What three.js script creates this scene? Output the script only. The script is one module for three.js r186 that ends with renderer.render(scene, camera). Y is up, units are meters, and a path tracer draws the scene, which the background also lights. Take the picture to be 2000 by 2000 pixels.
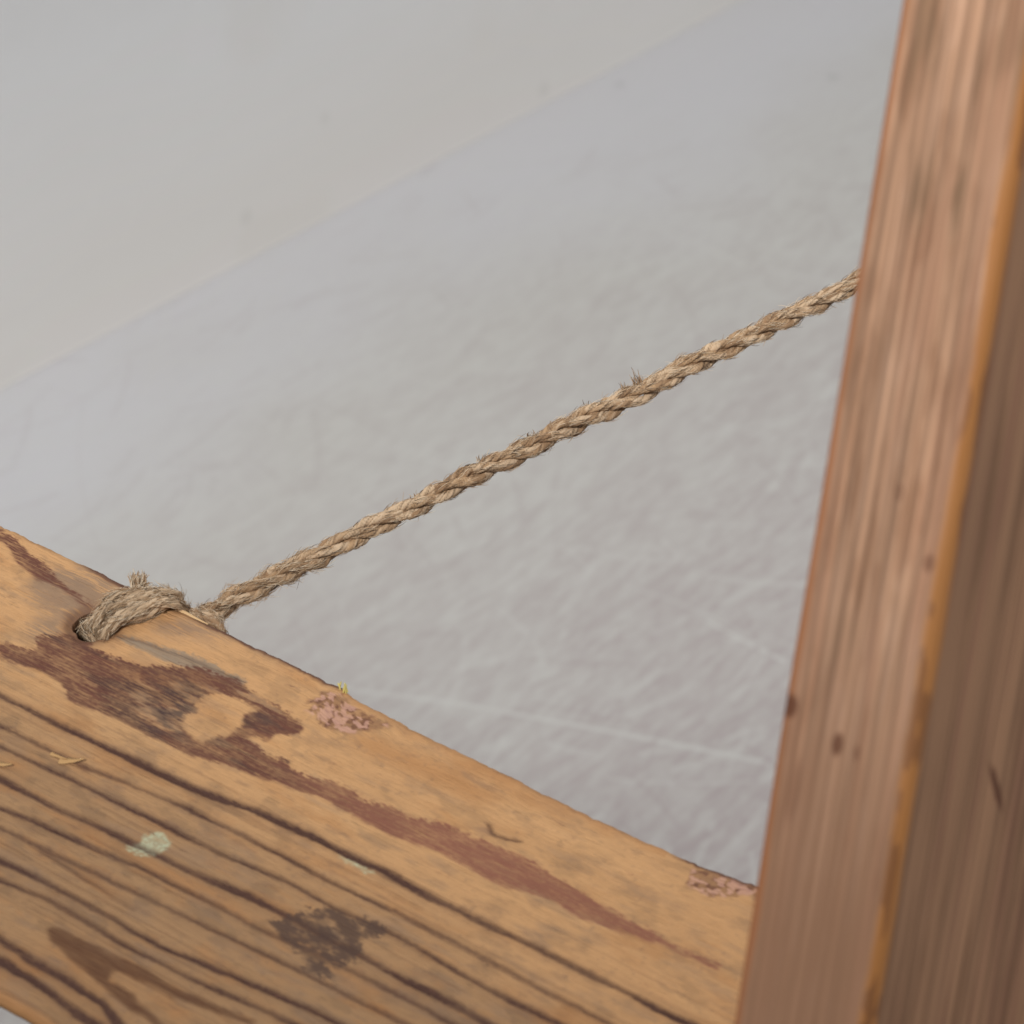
import * as THREE from 'three';
import { mergeGeometries, toCreasedNormals } from 'three/addons/utils/BufferGeometryUtils.js';

// ---------------------------------------------------------------- camera, light, exposure
const V = (x, y, z) => new THREE.Vector3(x, y, z);
const scene = new THREE.Scene();
const camera = new THREE.PerspectiveCamera(20, 1, 0.02, 30);
camera.position.set(0, 0.8, 0);
camera.rotation.set(THREE.MathUtils.degToRad(-35), 0, 0);
camera.focus = 0.694;
camera.userData.fStop = 23;
scene.background = new THREE.Color(0.26, 0.262, 0.27);          // the even, dim light of the room around
function areaLight(color, intensity, w, h, at, to) {
  const l = new THREE.RectAreaLight(color, intensity, w, h);
  l.position.set(...at); l.lookAt(...to); l.castShadow = true; l.name = 'added_area_light'; scene.add(l);
}
areaLight(new THREE.Color(1, 0.985, 0.955), 1.7, 0.9, 0.9, [0.15, 1.9, -1.55], [0.05, 0.1, -1.5]);  // unseen overhead light, added to lift the back floor and wall
areaLight(new THREE.Color(1, 0.99, 0.98), 2.0, 1.0, 1.0, [1.5, 1.35, -1.15], [-0.1, 0.1, -1.5]);  // unseen light from the right, added to brighten the wall
{                                                                 // added unseen spotlight, upper left; its beam rim is set to darken near things
  const l = new THREE.SpotLight(new THREE.Color(1, 0.98, 0.95), 19, 0, THREE.MathUtils.degToRad(39.4), 0.15, 2), down = THREE.MathUtils.degToRad(16);
  l.position.set(-0.5, 2.15, 0.85); l.target.position.set(-0.1, 2.15 - 2 * Math.tan(down), -1.1);
  l.shadow.radius = 14; l.castShadow = true; l.name = 'added_spot_light'; scene.add(l, l.target);
}
const renderer = new THREE.WebGLRenderer({ antialias: true });
renderer.toneMapping = THREE.LinearToneMapping;
renderer.toneMappingExposure = 1;
renderer.shadowMap.enabled = true;

// ---------------------------------------------------------------- measured outlines
const PLANK = { at: V(-0.08860,0.40216,-0.53935), along: V(0.84194,-0.07357,0.53453), across: V(-0.53941,-0.09106,0.83710), up: V(0.01291,0.99312,0.11635) };
// outlines in millimetres on the plank: along it, then across it from the far edge
const MARKS = {
  stain: [[-12.5,30.5,-4.5,29.0,-6.8,24.8,-2.2,20.6,0.6,20.3,5.5,18.9,5.2,21.0,10.2,20.9,18.3,19.7,24.4,16.0,31.6,12.5,36.6,11.5,41.4,11.1,44.3,12.4,56.1,13.4,59.2,14.0,60.4,17.4,56.8,20.2,56.6,22.6,51.9,23.4,49.3,23.6,52.3,24.6,58.0,25.8,64.5,25.0,65.4,26.6,71.0,26.3,75.3,24.3,82.0,24.7,81.6,25.7,89.8,24.5,96.7,24.0,100.7,21.4,106.0,21.5,115.2,20.5,123.5,20.0,133.4,21.0,138.4,21.9,144.5,22.1,146.1,22.3,153.9,23.0,160.0,23.5,167.1,22.8,170.8,22.8,169.0,24.6,166.5,24.4,158.4,24.9,154.0,25.9,152.2,26.2,146.4,27.1,135.4,27.9,133.4,26.9,120.7,29.8,106.2,29.0,99.9,30.1,91.0,30.9,83.3,30.2,73.7,30.2,60.5,32.4,48.8,34.6,44.6,35.4,35.5,36.0,25.8,35.9,12.0,36.9,8.4,33.8,2.0,33.2,-4.1,34.2,-10.0,35.2]],
  clear: [[36.2,18.5,42.0,15.5,49.3,15.9,47.5,19.4,48.8,22.6,47.9,26.4,44.7,31.1,40.9,31.0,37.0,26.7,37.6,22.7]],
  streak: [[-42.9,1.9,-36.5,2.1,-32.3,2.4,-23.6,4.9,-16.9,6.6,-9.3,8.8,-2.6,9.9,-2.9,11.0,-7.5,10.7,-13.4,9.9,-20.1,9.9,-26.3,8.0,-34.1,4.9,-41.2,3.9]],
  grey: [[-18.0,5.2,-11.0,-0.2,-0.5,0.1,-1.0,6.8,-0.6,11.3,-2.1,17.7,-9.0,18.0,-18.7,15.8,-19.7,9.7],[13.4,7.7,16.9,2.3,25.7,0.1,34.9,0.5,30.4,2.3,23.5,5.0,15.3,10.0],[-11.1,19.6,-1.7,18.4,5.8,18.5,0.3,24.5,-9.7,26.7]],
  weather: [[6.5,15.3,8.9,14.1,17.1,12.4,29.8,10.1,42.3,10.1,42.3,12.0,32.4,13.5,22.6,15.7,10.8,15.6]],
  shade: [[-11.2,-0.1,-0.2,-0.3,-0.3,1.5,-9.9,0.7],[25.5,-0.1,36.5,-0.2,50.7,-0.1,60.9,0.1,60.4,0.9,50.1,1.0,36.3,1.5,26.5,1.2]],
  pink: [[56.7,10.7,58.8,3.8,62.6,2.1,68.7,2.8,75.9,2.2,75.7,5.1,69.5,10.5,64.5,12.5],[151.9,1.7,164.4,0.2,175.7,0.0,171.0,4.7,166.5,3.9,159.4,8.2,153.7,7.0]],
  mint: [[50.2,59.6,52.9,56.5,57.7,57.8,56.5,61.1,55.6,63.3,52.1,64.6,48.1,64.8,51.0,61.7],[85.8,41.2,90.4,40.4,98.0,40.5,97.4,42.1,90.6,42.0]],
  black: [[87.4,63.7,90.1,58.3,96.3,52.8,100.4,54.5,101.8,52.5,109.3,52.3,107.3,57.9,108.2,62.9,104.5,65.7,107.4,69.1,99.5,70.9,99.4,68.1,91.8,66.6],[128.0,48.0,130.0,47.3,132.0,47.9,131.0,49.8,128.9,49.6]],
  knot: [[49.6,90.3,51.2,88.6,57.0,88.3,66.2,87.9,74.3,87.5,82.3,87.8,95.2,86.3,102.2,85.5,98.8,87.7,83.9,89.8,74.3,90.5,67.8,91.4,69.1,93.5,75.6,93.7,78.8,95.0,87.7,96.5,105.4,98.4,102.9,100.0,83.5,97.8,74.4,96.7,69.9,96.0,63.6,95.0,59.0,94.1,53.4,92.5]],
  orange: [[136.8,52.1,139.6,51.7,143.6,52.2,140.0,54.3,137.0,54.3],[70.7,8.5,95.3,5.1,111.2,7.3,103.9,12.1,86.9,12.5,72.4,12.9],[107.5,2.5,125.6,1.4,123.6,4.4,110.0,5.4]],
  smudge: [[68.7,22.7,69.1,18.0,71.4,15.4,70.6,20.0],[108.2,19.7,108.5,16.1,113.2,17.4,111.4,19.7],[155.9,20.7,157.5,18.2,159.6,18.8,157.3,21.1]],
};
const RINGS = [[-7.3,43.7,-1.4,43.7,11.9,43.8,24.6,43.6,37.2,43.2,49.5,43.0,65.3,41.0,75.0,40.2,85.5,40.0,99.4,39.6,113.5,40.0,127.2,39.9,155.1,39.6,178.7,39.5],[-0.8,51.4,4.9,51.2,27.8,50.6,30.1,50.4,53.4,48.1,71.9,47.8,90.3,48.1,107.0,47.3,127.8,47.7,133.1,47.7,148.0,48.1,160.3,48.2],[3.3,56.1,8.8,55.8,28.6,54.8,48.5,54.5,68.0,54.3,85.2,53.1,95.9,53.4,110.6,52.5,127.3,53.7,136.1,53.7,144.8,53.6,153.9,53.4],[9.3,63.2,14.9,63.1,30.4,63.2,44.5,62.1,59.1,61.8,81.2,60.5,90.8,60.8,106.0,60.9,114.2,61.2,129.8,61.1,138.9,61.4],[15.4,70.3,20.6,69.8,28.3,68.6,40.7,67.9,56.6,66.5,72.9,66.2,85.6,66.5,96.7,65.7,107.9,65.3,123.7,65.1,135.0,65.2],[19.2,74.8,24.4,74.3,44.9,73.2,61.1,72.4,77.0,71.7,101.6,70.7,123.9,70.5],[25.0,81.6,30.3,81.3,42.4,80.5,59.3,80.7,71.9,81.0,90.6,79.1,101.5,77.8,116.1,77.1],[28.7,86.0,33.7,85.3,45.2,83.9,58.2,84.5,70.8,84.7,86.3,83.9,101.0,82.5,109.7,82.1],[37.2,95.9,43.6,97.1,53.2,98.6,61.4,98.6,71.5,98.9,78.9,101.5],[41.7,101.1,47.6,101.8,58.8,102.8,66.1,103.4,73.9,104.0],[9.0,14.2,17.4,12.8,30.8,11.4,40.4,10.9],[110.1,15.6,112.2,17.5,114.9,17.1,118.1,16.0],[36.7,6.0,48.7,4.9,59.4,4.2],[35.6,74.4,49.0,75.7,61.7,76.5]];
const RING_WIDTH = [1.5,1.0,1.1,1.5,1.1,1.0,1.3,1.2,1.6,1.8,0.5,0.7,0.35,0.8], RING_DARK = [1,0.8,0.85,1,0.8,0.75,1,0.8,1,1,0.8,0.9,0.35,0.4];
const EDGE = [[-0.11,-0.14],[30.83,-0.02],[60.65,0.09],[64.11,1.06],[74.06,1.53],[86.44,1.78],[106.48,1.94],[126.1,2.23],[149.01,1.73],[156.78,1.05],[164.42,0.25]];
const ROPE = [[0.1839,0.4701,-0.6785],[0.1422,0.4571,-0.6547],[0.1044,0.4443,-0.6323],[0.0938,0.4395,-0.6253],[0.0842,0.4353,-0.6187],[0.0694,0.4316,-0.6112],[0.0561,0.4278,-0.6049],[0.0431,0.4242,-0.5987],[0.03,0.42,-0.5921],[0.0172,0.4167,-0.5861],[0.0043,0.4129,-0.5798],[-0.0083,0.4104,-0.5732],[-0.0209,0.4064,-0.5668],[-0.0333,0.403,-0.5607],[-0.0456,0.3997,-0.5535],[-0.0577,0.397,-0.5467],[-0.0657,0.3945,-0.5425],[-0.0702,0.3922,-0.5415],[-0.0728,0.3879,-0.544]];
const POST = { at: V(0.07020,0.53661,-0.37615), up: V(0.14587,0.88050,-0.45105), left: V(-0.78396,-0.17522,-0.59558), back: V(0.60344,-0.44048,-0.66471), width: 0.0255 };
const WALL_A = V(-0.26175,0.00000,-1.25204), WALL_B = V(0.14792,0.00000,-1.71561);
const CREASES = [[-0.0999,-1.0119,-0.0225,-0.9956,0.0444,-0.9762,0.1095,-0.9555],[0,-1.4545,0.0856,-1.4163,0.1261,-1.3794,0.1798,-1.3547],[0.0898,-1.0551,0.1041,-1.0417,0.1215,-1.0266],[-0.0988,-1.24,-0.0773,-1.2234,-0.0613,-1.2094]];
const HOLE = [1.8, 14.6];
const SPOTS = [[0.114, 0.009, 0.006], [-0.133, 0.025, 0.006], [-0.07, 0.061, 0.004]], FLOOR_SPOTS = [[0.0654, -1.5959, 0.005], [0.1959, -1.6062, 0.005]];
const POST_MARKS = [[-30.24, -48.16, 4.7, 1.9, -0.9], [13.66, -41.44, 1.23, 2.13, 0.8], [23.52, -37.52, 1.68, 2.46, 0.85], [9.86, -42.0, 0.9, 1.68, 0.4], [2.69, -8.96, 1.12, 1.79, 0.5], [10.08, 1.12, 1.01, 1.79, 0.35], [20.16, -51.52, 1.34, 6.72, 0.3]];
const TUFTS = [[0.6, 30, 0.003], [0.611, 18, 0.0018], [0.677, 18, 0.0014], [0.696, 18, 0.0013], [0.741, 16, 0.0012], [0.645, 12, 0.001], [0.801, 10, 0.001]];
const END = new THREE.MeshStandardMaterial({ color: new THREE.Color().setRGB(0.36, 0.24, 0.14), roughness: 0.9 });

// ---------------------------------------------------------------- noise and small helpers
let seed = 7;
const rnd = () => { seed = (seed + 0x6d2b79f5) | 0; let t = Math.imul(seed ^ (seed >>> 15), 1 | seed); t = (t + Math.imul(t ^ (t >>> 7), 61 | t)) ^ t; return ((t ^ (t >>> 14)) >>> 0) / 4294967296; };
const TAB = new Float32Array(65536);
for (let i = 0; i < 65536; i++) TAB[i] = rnd() * 2 - 1;
function noise(x, y, k = 0) {                                    // smooth value noise, -1 to 1
  const xi = Math.floor(x), yi = Math.floor(y);
  let a = x - xi, b = y - yi; a = a * a * (3 - 2 * a); b = b * b * (3 - 2 * b);
  const h = (i, j) => TAB[(Math.imul(i, 7919) + Math.imul(j, 104729) + k * 6151 + ((i * j) & 255) * 31) & 65535];
  const p = h(xi, yi), q = h(xi + 1, yi), r = h(xi, yi + 1), s = h(xi + 1, yi + 1);
  return p + (q - p) * a + (r - p) * b + (p - q - r + s) * a * b;
}
const fbm = (x, y, k = 0, n = 4) => { let s = 0, a = 0.5; for (let i = 0; i < n; i++) { s += a * noise(x, y, k + i); x = x * 2.03 + 17.1; y = y * 2.03 + 9.7; a *= 0.5; } return s; };
const clamp = (x, a = 0, b = 1) => Math.min(b, Math.max(a, x));
const step = (a, b, x) => { const t = clamp((x - a) / (b - a)); return t * t * (3 - 2 * t); };
const srgb = (r, g, b) => new THREE.Color().setRGB(r / 255, g / 255, b / 255, THREE.SRGBColorSpace).toArray();
const encode = (x) => 255 * (x <= 0.0031308 ? 12.92 * x : 1.055 * Math.pow(x, 1 / 2.4) - 0.055);
function texture(w, h, data, color) {
  const t = new THREE.DataTexture(data, w, h, THREE.RGBAFormat);
  t.magFilter = THREE.LinearFilter; t.minFilter = THREE.LinearFilter; if (color) t.colorSpace = THREE.SRGBColorSpace; t.needsUpdate = true;
  return t;
}
function paint(w, h, f) {                                        // f(x, y, out) fills out[0..2] linear colour and out[3] height 0..1
  const c = new Uint8Array(w * h * 4), b = new Uint8Array(w * h * 4), o = [0, 0, 0, 0];
  for (let y = 0, i = 0; y < h; y++) for (let x = 0; x < w; x++, i += 4) {
    f(x, y, o);
    c[i] = encode(clamp(o[0])); c[i + 1] = encode(clamp(o[1])); c[i + 2] = encode(clamp(o[2])); c[i + 3] = 255;
    b[i] = b[i + 1] = b[i + 2] = 255 * clamp(o[3]); b[i + 3] = 255;
  }
  return { map: texture(w, h, c, true), bump: texture(w, h, b, false) };
}
const blend = (o, c, a) => { for (let k = 0; k < 3; k++) o[k] += (c[k] - o[k]) * a; };
function tag(o, label, category, kind) { o.userData = { label, category }; if (kind) o.userData.kind = kind; return o; }
function mesh(name, g, m, parent) { const o = new THREE.Mesh(g, m); o.name = name; o.castShadow = o.receiveShadow = true; parent.add(o); return o; }
function gridGeometry(nu, nv, f) {                               // f(i, j) -> [x, y, z, u, v]
  const p = new Float32Array(nu * nv * 3), t = new Float32Array(nu * nv * 2), idx = new Uint32Array((nu - 1) * (nv - 1) * 6);
  let n = 0;
  for (let i = 0; i < nu; i++) for (let j = 0; j < nv; j++) {
    const r = f(i, j), k = i * nv + j;
    p[k * 3] = r[0]; p[k * 3 + 1] = r[1]; p[k * 3 + 2] = r[2]; t[k * 2] = r[3]; t[k * 2 + 1] = r[4];
    if (i && j) { const a = k - nv - 1, b = k - nv, c = k - 1; idx[n++] = a; idx[n++] = c; idx[n++] = b; idx[n++] = b; idx[n++] = c; idx[n++] = k; }
  }
  const g = new THREE.BufferGeometry();
  g.setAttribute('position', new THREE.BufferAttribute(p, 3)); g.setAttribute('uv', new THREE.BufferAttribute(t, 2)); g.setIndex(new THREE.BufferAttribute(idx, 1));
  g.computeVertexNormals();
  return g;
}

// ---------------------------------------------------------------- floor and wall
const along = WALL_B.clone().sub(WALL_A).setY(0).normalize(), away = V(along.z, 0, -along.x);      // along the foot of the wall; away from it behind
if (away.z > 0) away.negate();
{
  const X0 = -0.65, Z0 = -2.05, SIZE = 1.4, N = 2048;
  const lineMask = new Float32Array(N * N);
  {
    const cv = document.createElement('canvas'); cv.width = cv.height = N;
    const c = cv.getContext('2d'); c.fillStyle = '#000'; c.fillRect(0, 0, N, N); c.lineCap = 'round';
    const X = (x) => (x - X0) / SIZE * N, Y = (z) => (z - Z0) / SIZE * N;
    CREASES.forEach((q, i) => {
      c.strokeStyle = i === 3 ? '#00f' : '#f00'; c.lineWidth = [4, 5, 4, 6][i]; c.beginPath();
      for (let k = 0; k < q.length; k += 2) c[k ? 'lineTo' : 'moveTo'](X(q[k]), Y(q[k + 1]));
      c.stroke();
    });
    for (let i = 0; i < 3200; i++) {                              // fine scratches and threads lying in the nap
      const x = X0 + rnd() * SIZE, z = Z0 + SIZE * (0.4 + 0.6 * rnd()), a = Math.atan2(along.z, along.x) + (rnd() - 0.5) * (rnd() < 0.35 ? 2.8 : 0.8), l = 0.008 + 0.03 * rnd() * rnd();
      c.strokeStyle = rnd() < 0.5 ? 'rgba(255,0,0,0.5)' : 'rgba(0,255,0,0.5)'; c.lineWidth = 2 + 4 * rnd(); c.beginPath();
      c.moveTo(X(x), Y(z)); c.quadraticCurveTo(X(x + l * Math.cos(a + 0.15)), Y(z + l * Math.sin(a + 0.15)), X(x + 2 * l * Math.cos(a)), Y(z + 2 * l * Math.sin(a))); c.stroke();
    }
    for (let i = 0; i < 150; i++) {                              // longer, fainter scuffs
      const x = X0 + rnd() * SIZE, z = Z0 + SIZE * (0.25 + 0.75 * rnd()), a = rnd() * 6.3, l = 0.03 + 0.06 * rnd(), e = (rnd() - 0.5) * 0.5;
      c.strokeStyle = rnd() < 0.7 ? 'rgba(255,0,0,0.4)' : 'rgba(0,255,0,0.4)'; c.lineWidth = 1.5 + 1.8 * rnd(); c.beginPath();
      c.moveTo(X(x), Y(z)); c.quadraticCurveTo(X(x + l * Math.cos(a + e)), Y(z + l * Math.sin(a + e)), X(x + 2 * l * Math.cos(a)), Y(z + 2 * l * Math.sin(a))); c.stroke();
    }
    const d = c.getImageData(0, 0, N, N).data;
    for (let i = 0; i < N * N; i++) lineMask[i] = (d[i * 4] - 0.8 * d[i * 4 + 1] - 0.35 * d[i * 4 + 2]) / 255;
  }
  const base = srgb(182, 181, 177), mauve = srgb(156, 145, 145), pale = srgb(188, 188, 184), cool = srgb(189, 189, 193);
  const tex = paint(N, N, (x, y, o) => {
    const wx = X0 + (x + 0.5) / N * SIZE, wz = Z0 + (y + 0.5) / N * SIZE;
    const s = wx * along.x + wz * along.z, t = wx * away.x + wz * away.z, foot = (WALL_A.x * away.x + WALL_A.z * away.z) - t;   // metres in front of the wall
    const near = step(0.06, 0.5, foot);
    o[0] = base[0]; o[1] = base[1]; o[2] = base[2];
    blend(o, mauve, 0.75 * step(0.2, 0.7, foot + 0.1 * fbm(s * 6, t * 6, 55, 3)));  // mauve tone; also paints the light falloff farther out from the wall
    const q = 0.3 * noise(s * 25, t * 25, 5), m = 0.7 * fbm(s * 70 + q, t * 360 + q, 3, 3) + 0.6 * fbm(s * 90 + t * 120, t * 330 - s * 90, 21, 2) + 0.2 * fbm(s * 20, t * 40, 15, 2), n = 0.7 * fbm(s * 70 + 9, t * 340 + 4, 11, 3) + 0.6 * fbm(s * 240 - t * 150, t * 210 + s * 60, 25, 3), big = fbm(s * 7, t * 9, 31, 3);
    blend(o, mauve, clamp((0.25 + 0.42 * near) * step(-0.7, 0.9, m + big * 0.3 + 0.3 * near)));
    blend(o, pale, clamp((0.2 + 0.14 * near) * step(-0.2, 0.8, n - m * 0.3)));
    blend(o, cool, 0.8 * (1 - step(0.02, 0.2, foot + 0.08 * big)));
    const l = lineMask[y * N + x];
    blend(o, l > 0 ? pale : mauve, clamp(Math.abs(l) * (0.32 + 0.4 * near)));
    for (const [px, pz, r] of FLOOR_SPOTS) { const d = Math.hypot(wx - px, wz - pz) / r; if (d < 1) for (let k = 0; k < 3; k++) o[k] *= 0.86 + 0.14 * d * d; }
    o[3] = 0.5 + 0.25 * m + 0.1 * n;
  });
  for (const t of [tex.map, tex.bump]) t.wrapS = t.wrapT = THREE.MirroredRepeatWrapping;
  const half = 2.2, n = 3, slab = [];
  const g = gridGeometry(n, n, (i, j) => { const x = -half + i / (n - 1) * 2 * half, z = half - 1.2 - j / (n - 1) * 2 * half; return [x, 0, z, (x - X0) / SIZE, (z - Z0) / SIZE]; });
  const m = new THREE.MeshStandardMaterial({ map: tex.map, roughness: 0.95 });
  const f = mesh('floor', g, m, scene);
  { const nrm = g.attributes.normal; if (nrm.getY(0) < 0) { g.index.array.reverse(); g.computeVertexNormals(); } }
  tag(f, 'pale grey brushed floor with faint crease lines below the rope', 'floor', 'structure');

  const NW = 1024;
  const wallBase = srgb(211, 212, 213), beige = srgb(203, 200, 196), spot = srgb(120, 118, 108);
  const wt = paint(NW, NW / 2, (x, y, o) => {
    const s = x / NW * 1.6 - 0.8, h = y / NW * 1.6;              // metres along the wall, metres above the floor
    o[0] = wallBase[0]; o[1] = wallBase[1]; o[2] = wallBase[2];
    const b = fbm(s * 4, h * 9, 41, 4);
    blend(o, beige, clamp((1 - step(0.0, 0.17, h + b * 0.05)) * 0.85 + 0.25 * step(0.1, 0.5, fbm(s * 9, h * 14, 47, 3))));
    for (const [px, py, r] of SPOTS) { const d = Math.hypot(s - px, (h - py)) / r; if (d < 1) blend(o, spot, 0.12 * (1 - d * d)); }
    o[3] = 0.5 + 0.3 * fbm(s * 90, h * 90, 51, 2);
  });
  for (const t of [wt.map, wt.bump]) t.wrapS = t.wrapT = THREE.MirroredRepeatWrapping;
  const L = 2.4, HGT = 1.4, T = 0.06, mid = WALL_A.clone().lerp(WALL_B, 0.5);
  const sec = [], C = 0.001;                                     // the wall in section: a tiny rounded foot, then the flat face
  for (let k = 0; k <= 12; k++) { const a = k / 12 * Math.PI / 2; sec.push([C - C * Math.sin(a), 0.0004 + C - C * Math.cos(a)]); }
  sec.push([0, 0.2], [0, HGT], [-T, HGT], [-T, 0.0005]);
  const wg = gridGeometry(2, sec.length, (i, j) => {
    const s = i ? L / 2 : -L / 2, p = mid.clone().addScaledVector(along, s).addScaledVector(away, -sec[j][0]);
    return [p.x, sec[j][1], p.z, (s + 0.8) / 1.6, sec[j][1] / 0.8];
  });
  const wm = new THREE.MeshStandardMaterial({ map: wt.map, bumpMap: wt.bump, bumpScale: 0.0003, roughness: 0.9 });
  const w = mesh('wall', toCreasedNormals(wg, 0.6), wm, scene);
  tag(w, 'smooth pale grey wall with a beige tinge along its foot', 'wall', 'structure');
}

// ---------------------------------------------------------------- plank
const at = (u, v, n = 0) => PLANK.at.clone().addScaledVector(PLANK.along, u / 1000).addScaledVector(PLANK.across, v / 1000).addScaledVector(PLANK.up, n / 1000);
const plank = new THREE.Group(); plank.name = 'wooden_plank'; scene.add(plank);
tag(plank, 'weathered tan wooden plank with dark brown stains and a rope tied through it', 'plank');
plank.position.copy(at(90, 55, -11)); plank.updateMatrixWorld(true);
const inPlank = (p) => p.clone().sub(plank.position);
{
  const W = 2048, H = 1024, THICK = 21, WIDE = 110, V0 = -THICK - 2, V1 = WIDE + THICK + 2;
  const KU = [[-150, 0], [-60, 180], [240, 1868], [330, 2048]];
  const toX = (u) => { let k = 1; while (k < 3 && u > KU[k][0]) k++; const [a, b] = [KU[k - 1], KU[k]]; return b[1] + (u - b[0]) * (b[1] - a[1]) / (b[0] - a[0]); };
  const toU = (x) => { let k = 1; while (k < 3 && x > KU[k][1]) k++; const [a, b] = [KU[k - 1], KU[k]]; return b[0] + (x - b[1]) * (b[0] - a[0]) / (b[1] - a[1]); };
  const toY = (v) => (v - V0) / (V1 - V0) * H, toV = (y) => V0 + y / H * (V1 - V0);
  const blur = (a, r) => {
    const b = new Float32Array(a.length), n = 2 * r + 1;
    for (let pass = 0; pass < 2; pass++) {
      for (let y = 0; y < H; y++) { let s = 0; for (let x = -r; x < W + r; x++) { if (x + r < W) s += a[y * W + x + r]; if (x - r - 1 >= 0) s -= a[y * W + x - r - 1]; if (x >= 0 && x < W) b[y * W + x] = s / n; } }
      for (let x = 0; x < W; x++) { let s = 0; for (let y = -r; y < H + r; y++) { if (y + r < H) s += b[(y + r) * W + x]; if (y - r - 1 >= 0) s -= b[(y - r - 1) * W + x]; if (y >= 0 && y < H) a[y * W + x] = s / n; } }
    }
    return a;
  };
  const cv = document.createElement('canvas'); cv.width = W; cv.height = H;
  const c = cv.getContext('2d');
  const mask = (draw, r) => {
    c.fillStyle = '#000'; c.fillRect(0, 0, W, H); c.fillStyle = '#fff'; draw();
    const d = c.getImageData(0, 0, W, H).data, a = new Float32Array(W * H);
    for (let i = 0; i < a.length; i++) a[i] = d[i * 4] / 255;
    return blur(a, r);
  };
  const fill = (polys) => () => polys.forEach((q) => { c.beginPath(); for (let k = 0; k < q.length; k += 2) c[k ? 'lineTo' : 'moveTo'](toX(q[k]), toY(q[k + 1])); c.fill(); });
  const M = {};
  for (const k in MARKS) M[k] = mask(fill(MARKS[k]), k === 'grey' || k === 'orange' || k === 'smudge' ? 12 : 5);
  const flakes = mask(() => {                                     // the paint has broken into small flakes
    for (let k = 0; k < 420; k++) {
      const far = k % 2, u = far ? 149 + 36 * rnd() : 49 + 27 * rnd(), v = -1 + 12 * rnd(), near = far ? 1 : clamp(1.25 - (u - 55) / 19, 0.1, 1);
      if (rnd() > near) continue;
      c.beginPath(); c.ellipse(toX(u), toY(v), 2.2 + 5 * rnd(), 1.5 + 3 * rnd(), rnd() * 3.1, 0, 6.3); c.fill();
    }
  }, 1);
  const RI = mask(() => {
    c.lineCap = c.lineJoin = 'round';
    RINGS.forEach((q, i) => {
      const n = q.length, pts = [];
      const slope = (q[n - 1] - q[n - 3]) / (q[n - 2] - q[n - 4]), head = i < 10 ? (q[3] - q[1]) / (q[2] - q[0]) : 0;
      if (i < 10) pts.push([-160, q[1] + (-160 - q[0]) * head * 0.35]);
      for (let k = 0; k < n; k += 2) pts.push([q[k], q[k + 1]]);
      if (i < 10) pts.push([340, q[n - 1] + (340 - q[n - 2]) * slope * 0.7]);
      for (let k = 1; k < pts.length; k++) {
        const [a, b] = [pts[k - 1], pts[k]], parts = Math.max(1, Math.round((b[0] - a[0]) / 2.5));
        for (let s = 0; s < parts; s++) {
          const u0 = a[0] + (b[0] - a[0]) * s / parts, u1 = a[0] + (b[0] - a[0]) * (s + 1) / parts, v0 = a[1] + (b[1] - a[1]) * s / parts, v1 = a[1] + (b[1] - a[1]) * (s + 1) / parts;
          const g = Math.round(255 * clamp(RING_DARK[i] * (0.92 + 0.28 * noise(u0 * 0.09, i * 7.3, 61))));
          c.strokeStyle = 'rgb(' + g + ',' + g + ',' + g + ')'; c.lineWidth = 8.2 * RING_WIDTH[i] * (0.86 + 0.26 * noise(u0 * 0.13, i * 3.1, 63));
          c.beginPath(); c.moveTo(toX(u0), toY(v0)); c.lineTo(toX(u1), toY(v1)); c.stroke();
        }
      }
    });
  }, 2);
  const RSOFT = blur(RI.slice(), 9);
  const pick = (a, x, y) => { const xi = clamp(x | 0, 0, W - 2), yi = clamp(y | 0, 0, H - 2), s = clamp(x - xi), t = clamp(y - yi), k = yi * W + xi; return (a[k] * (1 - s) + a[k + 1] * s) * (1 - t) + (a[k + W] * (1 - s) + a[k + W + 1] * s) * t; };
  const tan = srgb(199, 153, 105), tan2 = srgb(211, 165, 115), amber = srgb(178, 126, 76), dull = srgb(152, 118, 83), ring = srgb(78, 48, 36), stainA = srgb(99, 58, 43), stainB = srgb(142, 91, 70), stainC = srgb(76, 50, 42);
  const greyC = srgb(134, 112, 94), weather = srgb(142, 126, 108), shadeC = srgb(104, 68, 48), pinkC = srgb(216, 168, 148), pinkD = srgb(118, 78, 56), mintC = srgb(192, 202, 170), blackC = srgb(80, 58, 48), knotC = srgb(94, 58, 32), smudgeC = srgb(140, 106, 88), dirt = srgb(120, 96, 78), charC = srgb(66, 52, 50), hollow = srgb(46, 33, 25);
  const height = new Float32Array(W * H), hd0 = (u, v) => Math.hypot(u - HOLE[0], v - HOLE[1]);
  const bump2 = (u, v, a, b, r, q) => Math.exp(-(((u - a) / r) ** 2) - (((v - b) / q) ** 2));
  const tex = paint(W, H, (x, y, o) => {
    const u = toU(x + 0.5), v = toV(y + 0.5), i = y * W + x;
    const wu = fbm(u * 0.35, v * 0.5, 71, 3), wv = fbm(u * 0.22, v * 0.5, 77, 3), fine = fbm(u * 1.1, v * 2.4, 83, 3);
    const sx = x + 9 * wu + 5 * fine, sy = y + 4.5 * wv + 4.5 * fine;               // ragged outlines
    const gx = x, gy = y + 2.6 * fbm(u * 0.12, v * 0.2, 91, 3) + 1.6 * fbm(u * 0.9, v * 0.4, 95, 2);
    const fib = fbm(u * 0.22, v * 5.2, 101, 3), fib2 = fbm(u * 0.9, v * 9, 107, 2), tone = fbm(u * 0.035, v * 0.12, 113, 4), blot = fbm(u * 0.16, v * 0.3, 119, 4);
    o[0] = tan[0]; o[1] = tan[1]; o[2] = tan[2];
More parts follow.
